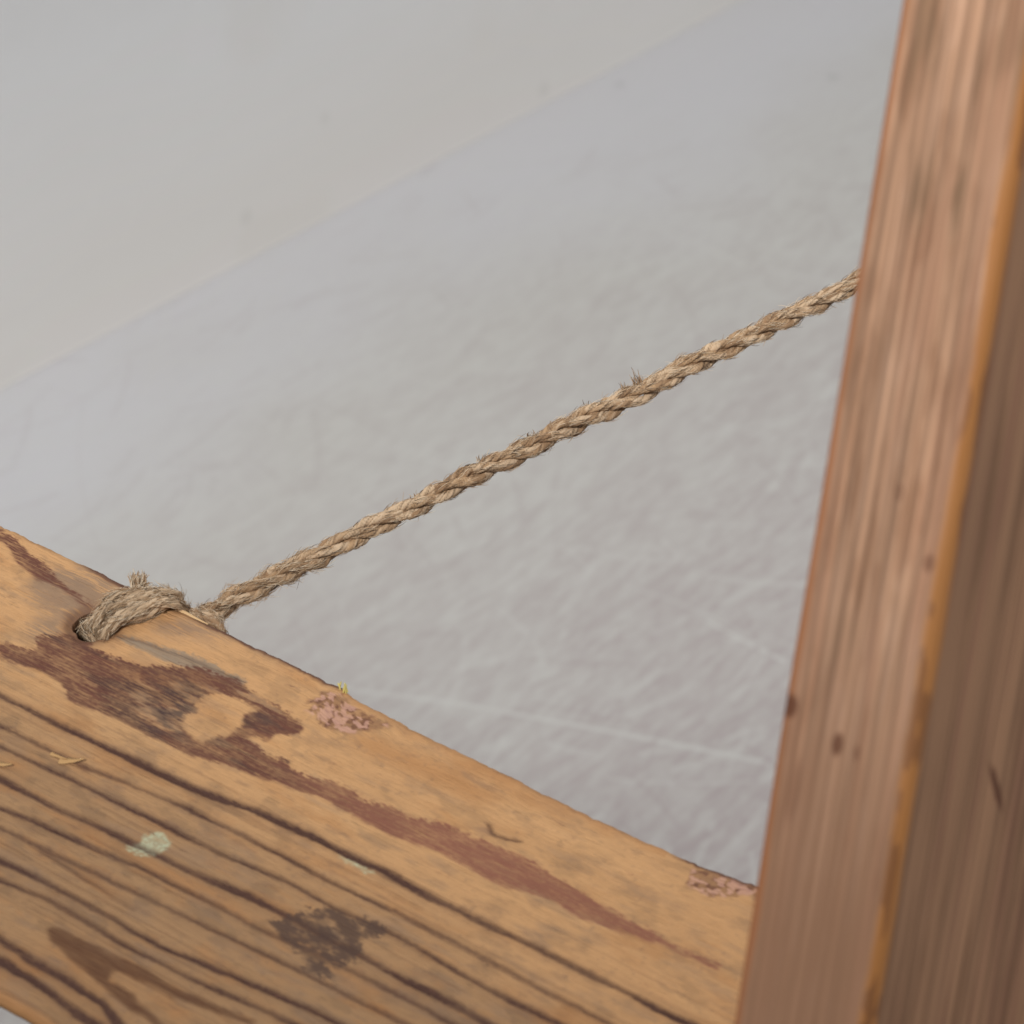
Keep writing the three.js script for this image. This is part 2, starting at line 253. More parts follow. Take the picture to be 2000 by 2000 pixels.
    blend(o, tan2, clamp(0.5 * step(-0.1, 0.5, tone) + 0.3 * fib));
    blend(o, dull, clamp(0.75 * step(26, 60, v + 6 * tone - u * 0.05) + 0.35 * step(0.05, 0.45, blot)));  // duller near half, with the light falloff painted in as well
    blend(o, amber, clamp(0.5 * step(0.05, 0.6, fbm(u * 0.06, v * 0.2, 131, 4)) + 0.32 * step(0.08, 0.6, fbm(u * 0.16, v * 0.5, 137, 3)) * step(30, 60, v) + 0.35 * bump2(u, v, 65, 96, 16, 9)));
    const or = pick(M.orange, sx, sy); blend(o, amber, 0.65 * or);
    blend(o, dirt, clamp(0.30 * step(0.12, 0.6, fbm(u * 0.2, v * 0.5, 141, 3) + 0.25 * fib) + 0.22 * step(0.32, 0.6, fbm(u * 0.55, v * 0.7, 145, 2)) + 0.10 * step(0.1, 0.4, fib2)));
    if (hd0(u, v) > 12) blend(o, greyC, 0.28 * step(0.1, 0.5, fbm(u * 0.11, v * 0.35, 147, 3)) * step(-20, 30, v));
    for (let k = 0; k < 3; k++) o[k] *= 1 + 0.10 * fib + 0.06 * fib2;
    // growth rings: the late wood is dark and sits a little lower, with a soft shoulder beside it
    const thin = step(0.16, 0.42, 0.9 * fbm(u * 0.018 + 0.3 * wu, v * 1.25 - u * 0.02, 193, 2)) * step(20, 40, v); blend(o, ring, 0.2 * thin);
    const rs = pick(RSOFT, gx, gy - 4), rr = pick(RI, gx, gy);
    blend(o, ring, clamp(0.30 * rs * 1.8));
    blend(o, ring, clamp(1.22 * rr * (0.92 + 0.4 * fib2)));
    const raw = (k, soft) => { const m = pick(M[k], sx, sy); return step(0.5 - soft, 0.5 + soft, m + 0.16 * fine + 0.16 * fib + 0.22 * fbm(u * 0.10, v * 1.6, 191, 2) + 0.22 * fbm(u * 0.4, v * 0.8, 192, 4)); };
    // weathered grey
    const gr = clamp(pick(M.grey, sx, sy) * 1.1) * step(-0.35, 0.25, fib + 0.8 * blot + 0.15); blend(o, greyC, 0.72 * gr);
    const we = raw('weather', 0.3); blend(o, weather, 0.9 * we * (0.85 + 0.3 * fib)); if (we > 0.2) for (let k = 0; k < 3; k++) o[k] *= 1 - 0.5 * step(0.15, 0.4, fbm(u * 0.05, v * 3.1, 151, 2));
    blend(o, ring, 0.8 * rr * we);
    blend(o, shadeC, 0.85 * raw('shade', 0.35));  // dark stain and painted shade along the rounded far edge
    blend(o, smudgeC, 0.75 * step(0.25, 0.7, pick(M.smudge, sx, sy)));
    // the large brown stain, with its paler, worn heart
    const clear = raw('clear', 0.4);
    let st = raw('stain', 0.34) * (1 - clear);
    const sk = clamp(1.2 * raw('streak', 0.4) * (0.85 + 0.5 * fib)); st = Math.max(st, 0.95 * sk);
    const place = bump2(u, v, 34, 26, 11, 7) + bump2(u, v, 42, 21, 8, 6) + bump2(u, v, 50, 14, 7, 4) + 0.1;
    const worn = step(0.45, 0.95, place * (0.75 + 1.9 * fbm(u * 0.17, v * 1.0, 161, 4) + 0.5 * fib));
    if (st > 0) {
      const sc = [0, 0, 0]; for (let k = 0; k < 3; k++) sc[k] = stainA[k] + (stainB[k] - stainA[k]) * clamp(step(48, 110, u + 20 * tone) + 0.3 * fib);
      const dk = step(0.0, 0.5, fbm(u * 0.09, v * 0.6, 167, 3) + 0.22 - Math.abs(u - 24) * 0.012); for (let k = 0; k < 3; k++) sc[k] += (stainC[k] - sc[k]) * dk * 0.8;
      blend(o, sc, clamp(st * (1 - 0.62 * worn) * (0.86 + 0.5 * fib + 0.28 * fine + 0.3 * fbm(u * 0.12, v * 0.35, 195, 3)))); blend(o, greyC, 0.4 * st * worn * (0.6 + 0.8 * fine));
      const char = (bump2(u, v, 34, 26, 7, 4) + 0.8 * bump2(u, v, 36, 32, 6, 3) + 0.8 * bump2(u, v, 52, 17, 6, 3) + 0.5 * bump2(u, v, 30, 20, 12, 3)) * step(-0.25, 0.35, fbm(u * 0.25, v * 0.9, 169, 3) + 0.3 * fib); blend(o, charC, clamp(0.75 * char * st));
    }
    const kn = step(0.18, 0.95, pick(M.knot, x + 7 * wu, y + 5 * wv) + 0.1 * fib); blend(o, knotC, 0.92 * kn * (0.95 + 0.3 * fib));
    const bl = pick(M.black, sx + 10 * fine, sy + 6 * fine), blk = step(0.15, 0.95, bl * 0.9 + 0.9 * fbm(u * 0.5, v * 1.0, 173, 4) + 0.2 * fib) * step(0.04, 0.35, bl); blend(o, blackC, 0.88 * blk * (1 - 0.45 * step(0.1, 0.45, fbm(u * 0.3, v * 0.7, 175, 3))));
    const pk = pick(M.pink, sx, sy);
    if (pk > 0.05) { const on = step(0.2, 0.9, pk + 0.6 * fbm(u * 0.5, v * 0.7, 181, 4)); blend(o, pinkD, on * (0.5 + 0.5 * step(-0.1, 0.4, fbm(u * 0.9, v * 1.1, 183, 2)))); blend(o, pinkC, 0.68 * step(0.3, 0.8, pk) * step(0.25, 0.75, pick(flakes, x + 5 * fine, y + 3 * fine)) * (0.8 + 0.4 * fib)); }
    const mi = step(0.2, 0.95, pick(M.mint, sx, sy) + 0.55 * fbm(u * 1.0, v * 1.4, 187, 3)) * step(0.1, 0.45, pick(M.mint, x, y)); blend(o, mintC, 0.7 * mi * (1 - 0.85 * rr) * (0.55 + 0.45 * step(-0.2, 0.3, fbm(u * 1.6, v * 2, 189, 2))));
    // dust-darkened rim of the rope hole; shade painted on the hollow inside it
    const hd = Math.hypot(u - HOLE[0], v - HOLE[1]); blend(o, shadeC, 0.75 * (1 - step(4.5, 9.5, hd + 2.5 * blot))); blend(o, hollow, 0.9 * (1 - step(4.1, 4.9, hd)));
    // sawn edges browner than the faces; far lip's shade and lit stretch painted in
    const lip = 1 - step(0.7, 2.3, v + 0.7 * blot), seg = Math.max(step(16, 26, u) * (1 - step(60.5, 62, u)), step(-16, -8, u) * (1 - step(2, 6, u)), step(146, 152, u)); blend(o, shadeC, lip * (0.12 + 0.85 * seg));
    if (u > 62 && u < 146) blend(o, amber, 0.5 * (1 - step(0.5, 4, v + 2 * blot)));
    if (v < -0.8) blend(o, shadeC, 0.6); if (v > WIDE - 3) blend(o, amber, 0.7 * step(WIDE - 3, WIDE - 0.5, v));
    blend(o, shadeC, 0.8 * bump2(u, v, 28.2, 51.0, 1.8, 0.8));
    const h = 0.62 + 0.16 * fib + 0.07 * fib2 + 0.05 * blot - 0.42 * rr + 0.06 * pk + 0.08 * mi - 0.05 * st;
    o[3] = h; height[i] = h - 0.62 - 0.12 * thin;
  });
  const profile = [];                                            // the plank's section: [v, n, texture v], from the far side round to the near side
  const R = 1.6;
  for (const n of [-THICK, -THICK * 0.75, -THICK * 0.5, -7, -4]) profile.push([0, n, n]);
  for (let k = 0; k <= 5; k++) { const a = k / 5 * Math.PI / 2; profile.push([R - R * Math.cos(a), -R + R * Math.sin(a), -R + R * 1.0 * (k / 5) * 2]); }
  for (let v = R + 0.35; v < WIDE - R; v += (v > 6.5 && v < 22 ? 0.22 : 0.45)) profile.push([v, 0, v]);
  for (let k = 0; k <= 5; k++) { const a = k / 5 * Math.PI / 2; profile.push([WIDE - R + R * Math.sin(a), -R + R * Math.cos(a), WIDE - R + 2 * R * (k / 5)]); }
  for (const n of [-2.4, -4, -7, -THICK * 0.5, -THICK * 0.75, -THICK]) profile.push([WIDE - Math.max(0, -n - 2.4) * 1.35, n, WIDE - n]);   // bevelled underneath
  for (let k = 1; k <= 12; k++) profile.push([(WIDE - (THICK - 2.4) * 1.35) * (1 - k / 12), -THICK, WIDE * (1 - k / 12)]);
  const us = [];
  for (let u = -150; u <= 330; u += (u > -5 && u < 9 ? 0.22 : u > -60 && u < 235 ? 0.5 : 2)) us.push(u);
  const inset = (u) => { if (u <= EDGE[0][0]) return 0; for (let k = 1; k < EDGE.length; k++) if (u < EDGE[k][0]) { const [a, b] = [EDGE[k - 1], EDGE[k]]; return a[1] + (b[1] - a[1]) * (u - a[0]) / (b[0] - a[0]); } return 0; };
  const nf = profile.length;
  const g = gridGeometry(us.length, nf, (i, j) => {
    const u = us[i]; let [v, n, tv] = profile[j];
    const topSide = n > -2 && v < WIDE + 1;
    if (topSide && v > 0.5 && v < WIDE - 0.5) {
      n += 1.7 * pick(height, toX(u), toY(v)) + 0.25 * noise(u * 0.02, v * 0.05, 201);
      const hd = Math.hypot(u - HOLE[0], v - HOLE[1]) + 0.35 * noise(u * 0.7, v * 0.7, 203);
      n -= 0.9 * (1 - step(4.6, 7.0, hd)) + 16 * (1 - step(4.3, 4.75, hd));
      // the notch worn where the rope bites over the far edge
      n -= 0.8 * Math.exp(-(((u - 8) / 7) ** 2)) * (1 - step(0, 7, v));
    }
    const k = 1 - step(0, 30, v), e = inset(u) + 0.22 * noise(u * 0.25, 5, 207) + 0.12 * noise(u * 1.1, 8, 209) + 0.9 * Math.max(0, noise(u * 0.3, 4, 208) - 0.55) + 0.5 * Math.max(0, noise(u * 0.9, 6, 210) - 0.5);
    v += k * e - (1 - step(0, 30, WIDE - v)) * (0.5 * noise(u * 0.05, 3, 211) + 0.2 * noise(u * 0.4, 4, 213));
    const p = inPlank(at(u, v, n));
    return [p.x, p.y, p.z, toX(u) / W, toY(tv) / H];
  });
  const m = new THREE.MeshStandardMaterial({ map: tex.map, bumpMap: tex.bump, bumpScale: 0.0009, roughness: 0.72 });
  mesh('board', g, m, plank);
  // end grain caps
  for (const u of [-150, 330]) {
    const s = new THREE.Shape([[0.3, -THICK], [0.3, -1], [1.5, 0], [WIDE - 1.5, 0], [WIDE - 0.3, -1], [WIDE - 0.3, -2.3], [WIDE - (THICK - 2.4) * 1.35 - 0.3, -THICK]].map(([a, b]) => new THREE.Vector2(a, b))), cg = new THREE.ShapeGeometry(s), p = cg.attributes.position;
    for (let i = 0; i < p.count; i++) { const q = inPlank(at(u, p.getX(i), p.getY(i))); p.setXYZ(i, q.x, q.y, q.z); }
    cg.computeVertexNormals();
    mesh('end_grain', cg, END, plank);
  }
  // lifted splinters: thin torn tongues of paler wood, rooted in the face
  const pale = new THREE.MeshStandardMaterial({ color: new THREE.Color().setRGB(0.52, 0.31, 0.13), roughness: 0.8 });
  const bright = new THREE.MeshStandardMaterial({ color: new THREE.Color().setRGB(0.68, 0.45, 0.23), roughness: 0.8 });
  function splinter(u, v, len, wide, lift, turn, name = 'splinter', mat = pale) {
    const n = 10, ring = [];
    const geo = gridGeometry(n, 5, (i, j) => {
      const t = i / (n - 1), w = wide * (1 - 0.75 * t * t) * (1 + 0.25 * noise(t * 5, j, 221)), a = j / 4 * Math.PI * 2, du = t * len, h = 0.05 + lift * t * t;
      const q = inPlank(at(u + du * Math.cos(turn) - w * 0.5 * Math.cos(a) * Math.sin(turn), v + du * Math.sin(turn) + w * 0.5 * Math.cos(a) * Math.cos(turn), h + 0.22 * (1 - 0.6 * t) * Math.sin(a)));
      return [q.x, q.y, q.z, 0, 0];
    });
    return mesh(name, geo, mat, plank);
  }
  splinter(22.4, 52.2, 5.6, 1.7, 1.5, -0.42); splinter(19.6, 51.6, 4.2, 0.9, 0.5, -0.05); splinter(11.5, 60.5, 4, 1.3, 1.0, -0.3);
  // the torn pale sliver along the far edge beside the rope, and yellow fibres caught at the chip
  splinter(13.5, 0.3, 10, 1.0, -0.1, 0.03, 'splinter', bright);
  const yellow = new THREE.MeshStandardMaterial({ color: new THREE.Color().setRGB(0.72, 0.62, 0.2), roughness: 0.8 });
  const tuft = [];
  for (let k = 0; k < 9; k++) {
    const a = at(60.2 + rnd() * 2.4, 0.9 + rnd() * 0.9, 0), b = a.clone().add(V((rnd() - 0.4) * 0.0016, 0.0006 + rnd() * 0.0016, -rnd() * 0.0014)), mid = a.clone().lerp(b, 0.5).add(V(0, 0.0006 * rnd(), 0));
    tuft.push(new THREE.TubeGeometry(new THREE.CatmullRomCurve3([inPlank(a), inPlank(mid), inPlank(b)]), 5, 0.00012 + 0.0001 * rnd(), 4));
  }
  mesh('straw_fibre', mergeGeometries(tuft), yellow, plank);
}

// ---------------------------------------------------------------- post
{
  const post = new THREE.Group(); post.name = 'wooden_post'; scene.add(post);
  tag(post, 'reddish brown upright wooden post in the near foreground with orange worn corners', 'post');
  const foot = POST.at.clone().addScaledVector(POST.up, -(POST.at.y - 0.004) / POST.up.y); post.position.copy(foot);
  const LOW = -(POST.at.y) / POST.up.y + 0.004, TOP = 0.36, DEEP = 95, WIDE = POST.width * 1000;
  // section from the near corner: a to the left (front face), b to the back (side face); rounded corners of 3.4 and 2 mm
  const rc = 2.6, rl = 1.5, pts = [];
  const arc = (ca, cb, r, t0, t1) => { for (let k = 0; k <= 6; k++) { const t = t0 + (t1 - t0) * k / 6; pts.push([ca + r * Math.cos(t), cb + r * Math.sin(t)]); } };
  const runs = {};
  const PI = Math.PI, path = (name, f) => { const from = pts.length ? pts.length - 1 : 0; f(); runs[name] = [from, pts.length]; };
  path('side_face', () => { for (let k = 0; k <= 14; k++) pts.push([0, DEEP - rl + (rc - DEEP + rl) * k / 14]); });
  path('worn_edge', () => arc(rc, rc, rc, PI, 1.5 * PI));
  path('front_face', () => { for (let k = 1; k <= 12; k++) pts.push([rc + (WIDE - rl - rc) * k / 12, 0]); });
  path('worn_edge_left', () => arc(WIDE - rl, rl, rl, 1.5 * PI, 2 * PI));
  path('rear_face', () => { for (let k = 1; k <= 14; k++) pts.push([WIDE, rl + (DEEP - 2 * rl) * k / 14]); arc(WIDE - rl, DEEP - rl, rl, 0, 0.5 * PI); pts.push([rl, DEEP]); arc(rl, DEEP - rl, rl, 0.5 * PI, PI); });
  const per = [0]; for (let k = 1; k < pts.length; k++) per.push(per[k - 1] + Math.hypot(pts[k][0] - pts[k - 1][0], pts[k][1] - pts[k - 1][1]));
  const cornerS = per[14] + rc * PI / 4, leftS = per[runs.worn_edge_left[0]] + rl * PI / 4, total = per[per.length - 1];
  const W = 1400, H = 1024, T0 = -0.12, T1 = 0.12;               // texture covers the part seen and mirrors beyond
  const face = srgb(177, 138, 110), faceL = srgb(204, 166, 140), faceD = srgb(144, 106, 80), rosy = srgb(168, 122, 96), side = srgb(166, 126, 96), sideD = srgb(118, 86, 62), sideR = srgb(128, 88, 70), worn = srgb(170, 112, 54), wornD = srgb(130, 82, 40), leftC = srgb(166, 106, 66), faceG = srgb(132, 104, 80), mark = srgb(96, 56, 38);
  const tex = paint(W, H, (x, y, o) => {
    const s = (x + 0.5) / W * total, t = (T0 + (y + 0.5) / H * (T1 - T0)) * 1000;       // mm round the section, mm along the post
    const streak = 0.75 * fbm(t * 0.008, s * 0.62, 301, 3) + 0.9 * fbm(t * 0.010, s * 1.35, 303, 2), fine = fbm(t * 0.05, s * 2.6, 307, 2), blot = fbm(t * 0.045, s * 0.16, 311, 4), grain = fbm(t * 0.12, s * 0.5, 317, 3);
    const onSide = s < cornerS;
    const a = onSide ? side : face; o[0] = a[0]; o[1] = a[1]; o[2] = a[2];
    if (onSide) { blend(o, sideD, clamp(0.75 * step(-0.2, 0.5, streak + 0.5 * blot))); blend(o, sideR, clamp(0.5 * step(0, 0.5, fbm(t * 0.02, s * 0.4, 331, 3)))); for (let k = 0; k < 3; k++) o[k] *= 1 + 0.22 * noise(t * 0.006, s * 1.1, 333) + 0.2 * fine; }
    else {
      blend(o, faceD, clamp(0.7 * step(-0.02, 0.5, 0.4 * streak + 0.9 * blot + 0.6 * grain))); blend(o, faceG, clamp(0.75 * step(0.06, 0.45, fbm(t * 0.04, s * 0.22, 371, 4) + 0.25 * streak) * (0.35 + 0.65 * step(0, 45, t)))); blend(o, faceL, clamp(0.42 * step(0.02, 0.5, -blot * 0.5 + 0.8 * fine + 0.5 * grain)));
      blend(o, rosy, clamp(0.32 * step(0.05, 0.4, fbm(t * 0.03, s * 0.35, 337, 3) + 0.25 * step(60, -60, t) * 0)));
      for (let k = 0; k < 3; k++) o[k] *= (1 + 0.16 * streak + 0.25 * fine) * (1 + 0.08 * noise(t * 0.006 + 3, s * 0.9, 361) + 0.29 * noise(t * 0.01, s * 1.9, 362) + 0.16 * noise(t * 0.03, s * 1.3, 363));
      blend(o, faceD, 0.75 * step(-10, -80, t + 12 * blot));  // light falloff painted in: front face darkens toward its lower end
    }
    const dc = Math.abs(s - cornerS + 0.4), dl = Math.abs(s - leftS);
    blend(o, fbm(t * 0.06, s * 0.3, 341, 3) > 0.05 ? wornD : worn, 0.8 * (1 - step(1.1, 2.4, dc + 0.9 * blot + 0.3 * grain)));
    blend(o, rosy, 0.25 * (onSide ? 0 : 1) * (1 - step(3, 5, dc)) * step(1.9, 3, dc));
    blend(o, leftC, 0.85 * (1 - step(0.9, 2.1, dl + 0.9 * blot)));
    for (const [ms, mt, ru, rt, al] of POST_MARKS) { const d = Math.hypot((s - cornerS - ms) / ru, (t - mt + (s - cornerS - ms) * (al < 0 ? -1.1 : 0)) / rt) + 0.3 * grain; blend(o, mark, Math.abs(al) * (1 - step(0.5, 1.1, d))); }
    o[3] = 0.6 + 0.3 * streak + 0.2 * fine;
  });
  for (const q of [tex.map, tex.bump]) q.wrapT = THREE.MirroredRepeatWrapping;
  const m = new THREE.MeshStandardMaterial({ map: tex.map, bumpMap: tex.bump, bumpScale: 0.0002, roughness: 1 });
  const ts = []; for (let t = LOW; t <= TOP + 1e-6; t += (TOP - LOW) / 240) ts.push(t);
  const point = (a, b, t) => POST.at.clone().addScaledVector(POST.up, t).addScaledVector(POST.left, a / 1000).addScaledVector(POST.back, b / 1000).sub(foot);
  const strip = (from, to) => gridGeometry(ts.length, to - from, (i, j) => {
    const k = from + j, t = ts[i], [a, b] = pts[k], w = noise(t * 22, 3.3, 351) * 0.35 + noise(t * 90, 7.7, 353) * 0.12, s = per[k];
    const nearC = 1 - step(0, 7, Math.hypot(a, b)), nearL = 1 - step(0, 5, Math.hypot(a - WIDE, b)), v = noise(t * 26, 9.1, 357) * 0.3;
    const p = point(a + nearC * w + nearL * v, b + nearC * w - nearL * v, t);
    return [p.x, p.y, p.z, s / total, (t - T0) / (T1 - T0)];
  });
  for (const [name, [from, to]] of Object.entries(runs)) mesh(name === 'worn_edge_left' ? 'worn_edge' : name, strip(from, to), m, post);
  for (const t of [LOW, TOP]) {
    const sg = new THREE.ShapeGeometry(new THREE.Shape(pts.map(([a, b]) => new THREE.Vector2(a, b)))), p = sg.attributes.position;
    for (let i = 0; i < p.count; i++) { const q = point(p.getX(i), p.getY(i), t); p.setXYZ(i, q.x, q.y, q.z); }
    sg.computeVertexNormals(); mesh('end_grain', sg, END, post);
  }
}

// ---------------------------------------------------------------- rope
{
  const rope = new THREE.Group(); rope.name = 'jute_rope'; scene.add(rope);
  tag(rope, 'twisted beige jute rope stretched from the hole in the plank to behind the post', 'rope');
  const mid = V(...ROPE[10]); rope.position.copy(mid);
  const inRope = (p) => p.clone().sub(mid);
  const mat = new THREE.MeshStandardMaterial({ vertexColors: true, roughness: 0.92 });
  const tones = [srgb(187, 157, 124), srgb(171, 140, 107), srgb(200, 173, 142), srgb(156, 125, 94), srgb(180, 148, 113)], dark = srgb(92, 73, 55), pale = srgb(224, 206, 180);
  // A yarn is a tube whose skin is ridged by its own fibres, twisted the other way round from the rope.
  function yarn(curve, frames, len, o, strandNo, yarnNo) {
    const n = Math.ceil(len / o.cell), radial = 12, p = new Float32Array((n + 1) * (radial + 1) * 3), col = new Float32Array(p.length), idx = [];
    const P = [], q = V(0, 0, 0);
    const seedY = strandNo * 13.7 + yarnNo * 5.3 + o.salt;
    for (let i = 0; i <= n; i++) {
      const t = i / n, mm = t * len, c = curve.getPointAt(t), fr = frames(t);
      const wob = o.untwist ? o.untwist(mm) : 1;
      const lay = o.phase + strandNo / o.strands * 2 * Math.PI + o.dir * 2 * Math.PI * (mm / o.pitch + 0.10 * noise(mm * 0.06, 1.5, 401 + o.salt)) + 0.25 * noise(mm * 0.12, seedY, 403);
      const mids = o.salt ? 1 : 0.88 + 0.12 * step(0.36, 0.61, mm / len) + 0.08 * Math.exp(-(((mm / len - 0.66) / 0.15) ** 2)) + 0.05 * noise(mm * 0.11, 2.2, 415);
      const r1 = o.r1 * mids * wob * (1 + 0.13 * noise(mm * 0.16, strandNo * 9.1 + o.salt, 405) + 0.14 * noise(mm * 0.45, seedY, 406)), a2 = yarnNo / o.yarns * 2 * Math.PI - o.dir * 2 * Math.PI * mm / o.pitch2 + 0.7 * noise(mm * 0.2, seedY + 2, 407);
      const r2 = o.r2 * (1 + 0.25 * noise(mm * 0.3, seedY + 4, 409));
      const cx = r1 * Math.cos(lay) + r2 * Math.cos(a2 + lay), cy = r1 * Math.sin(lay) + r2 * Math.sin(a2 + lay);
      P.push(c.clone().addScaledVector(fr.n, cx * o.sx / 1000).addScaledVector(fr.b, cy * o.sy / 1000));
    }
    for (let i = 0; i <= n; i++) {
      const mm = i / n * len, tan = P[Math.min(n, i + 1)].clone().sub(P[Math.max(0, i - 1)]).normalize(), fr = frames(i / n);
      const N = fr.n.clone().addScaledVector(tan, -fr.n.dot(tan)).normalize(), B = tan.clone().cross(N);
      const taper = o.salt ? 1 : 0.88 + 0.14 * step(0.36, 0.61, mm / len), rad = o.r3 * taper * (1 + 0.22 * noise(mm * 0.35, seedY + 6, 411) + 0.10 * noise(mm * 1.4, seedY, 413));
      for (let j = 0; j <= radial; j++) {
        const a = j / radial * 2 * Math.PI, tw = a + o.dir * mm * o.hair, cu = Math.cos(tw), su = Math.sin(tw);
        const ridge = noise(cu * 2.6 + mm * 0.10, su * 2.6 + seedY, 417) * 0.6 + noise(cu * 5 + mm * 0.16, su * 5 + seedY * 2, 419) * 0.4;
        const r = rad * (1 + 0.26 * ridge);
        q.copy(P[i]).addScaledVector(N, r * Math.cos(a) / 1000).addScaledVector(B, r * Math.sin(a) / 1000);
        const k = (i * (radial + 1) + j) * 3; q.sub(mid).toArray(p, k);
        const sh = noise(cu * 3.4 + mm * 0.13, su * 3.4 + seedY * 3, 421), f = clamp(0.5 + 0.5 * noise(mm * 0.09, seedY + 8, 423)) * 4.99, c0 = tones[Math.floor(f)];
        const out = [c0[0], c0[1], c0[2]];
        blend(out, dark, clamp(0.75 * step(0.05, -0.6, ridge) + 0.35 * step(0.25, 0.7, sh))); blend(out, pale, clamp(0.4 * step(0.2, 0.75, ridge + 0.3 * sh)));
        if (o.tint) blend(out, o.tint, o.tintBy);
        col[k] = out[0]; col[k + 1] = out[1]; col[k + 2] = out[2];
        if (i && j) { const d = i * (radial + 1) + j, a0 = d - radial - 2, b0 = d - radial - 1, c1 = d - 1; idx.push(a0, c1, b0, b0, c1, d); }
      }
    }
    const g = new THREE.BufferGeometry();
    g.setAttribute('position', new THREE.BufferAttribute(p, 3)); g.setAttribute('color', new THREE.BufferAttribute(col, 3)); g.setIndex(idx); g.computeVertexNormals();
    g.userData = { P };
    return g;
  }
  function frameFinder(curve, n) { const f = curve.computeFrenetFrames(n); return (t) => { const i = Math.round(clamp(t) * n); return { n: f.normals[i], b: f.binormals[i], t: f.tangents[i] }; }; }
  const base = { cell: 0.22, strands: 3, yarns: 3, dir: 1, pitch: 26, pitch2: 11, hair: 0.9, r1: 1.42, r2: 0.46, r3: 0.78, sx: 1, sy: 1, phase: 0.4, salt: 0 };
  const lay = (pts, o) => {
    const curve = new THREE.CatmullRomCurve3(pts, false, 'centripetal'), len = curve.getLength() * 1000, frames = frameFinder(curve, 600); curve.arcLengthDivisions = 1200; curve.updateArcLengths();
    const strands = [];
    for (let s = 0; s < o.strands; s++) { const ys = []; for (let y = 0; y < o.yarns; y++) ys.push(yarn(curve, frames, len, o, s, y)); strands.push(ys); }
    return { curve, frames, len, strands };
  };
  // the stretched length
  const pts = ROPE.map((p) => V(...p));
  for (let i = 1; i < pts.length - 1; i++) pts[i].add(V(0, 0.0003 * noise(i * 3.1, 1, 431), 0.0003 * noise(i * 2.7, 2, 431)));
  const main = lay(pts, { ...base });
  main.strands.forEach((ys) => mesh('strand', mergeGeometries(ys), mat, rope));
  mesh('core', mergeGeometries(lay(pts, { ...base, strands: 1, yarns: 1, r1: 0, r2: 0, r3: 0.75, salt: 77 }).strands.flat()), mat, rope);

  // the turns that come up out of the hole, lie over the plank and go down behind its far edge
  const turns = [
    [[2.2, 15.4, -9], [2.6, 14.6, -4], [2.9, 13.2, 0.4], [3.5, 10.2, 2.1], [5.2, 6.8, 2.2], [7.6, 4.2, 2.3], [9.9, 2.0, 2.4], [11.6, 0, 2.2], [12.4, -1.8, 0.4], [12.6, -2.7, -3], [12.6, -3, -8]],
    [[5.0, 16.2, -9], [5.4, 15.6, -4], [5.9, 14.2, 0.4], [7.0, 11.6, 2.0], [8.5, 8.8, 2.2], [10.4, 5.8, 2.2], [12.2, 3, 2.2], [13.3, 0.8, 1.6], [13.8, -1.2, -0.8], [14, -2.4, -5]],
    [[-1.6, 14.2, -9], [-0.8, 14.2, -5], [0.9, 13.2, -0.4], [2.2, 9.6, 1.7], [4.2, 5.8, 2.0], [6.8, 3.0, 2.1], [9.2, 0.9, 2.0], [11, -1.0, 1.0], [11.6, -2.6, -2], [11.8, -3, -6]],
    [[-2.6, 13.2, -12], [-1.6, 13.6, -7], [0.6, 14.6, -3.5], [3.0, 15.8, -3], [5.0, 16.2, -6]],
  ];
  const loops = [];
  turns.forEach((q, k) => { const r = lay(q.map((p) => at(...p)), { ...base, strands: 2, yarns: 3, pitch: 30, pitch2: 9, r1: 0.85, r2: 0.6, r3: 0.62, salt: 5 + k * 3, phase: k * 1.3, hair: 0.5, tint: srgb(214, 192, 162), tintBy: 0.4 }); loops.push(r); mesh('loop', mergeGeometries(r.strands.flat()), mat, rope); });
  // behind the edge: the turn that leads from the hole's far mouth up into the stretched length
  const back = lay([at(11, -3.6, -9), at(15, -4.2, -5.5), at(18.5, -4.0, -4.2), at(22.5, -3.4, -5.5), at(24, -2.8, -9)], { ...base, strands: 2, r1: 0.8, salt: 31 });
  mesh('loop', mergeGeometries(back.strands.flat()), mat, rope);

  // frayed end standing up on the turns
  const bundle = (from, dirs, n, len, rad, spread, brown) => {
    const gs = [];
    for (let k = 0; k < n; k++) {
      const a = from.clone().add(V((rnd() - 0.5) * spread, (rnd() - 0.5) * spread * 0.5, (rnd() - 0.5) * spread)), l = len * (0.6 + 0.5 * rnd());
      const d = dirs.clone().add(V((rnd() - 0.5) * 0.9, (rnd() - 0.5) * 0.5, (rnd() - 0.5) * 0.9)), b = a.clone().addScaledVector(d, l), m2 = a.clone().addScaledVector(dirs, l * 0.5).add(V((rnd() - 0.5) * 0.0006, 0.0003 * rnd(), (rnd() - 0.5) * 0.0006));
      gs.push(hairGeo([a, m2, b], rad * (0.6 + 0.8 * rnd()), brown ? (rnd() < 0.3 ? dark : tones[1 + Math.floor(rnd() * 4)]) : rnd() < 0.5 ? pale : tones[Math.floor(rnd() * 3)]));
    }
    return gs;
  };
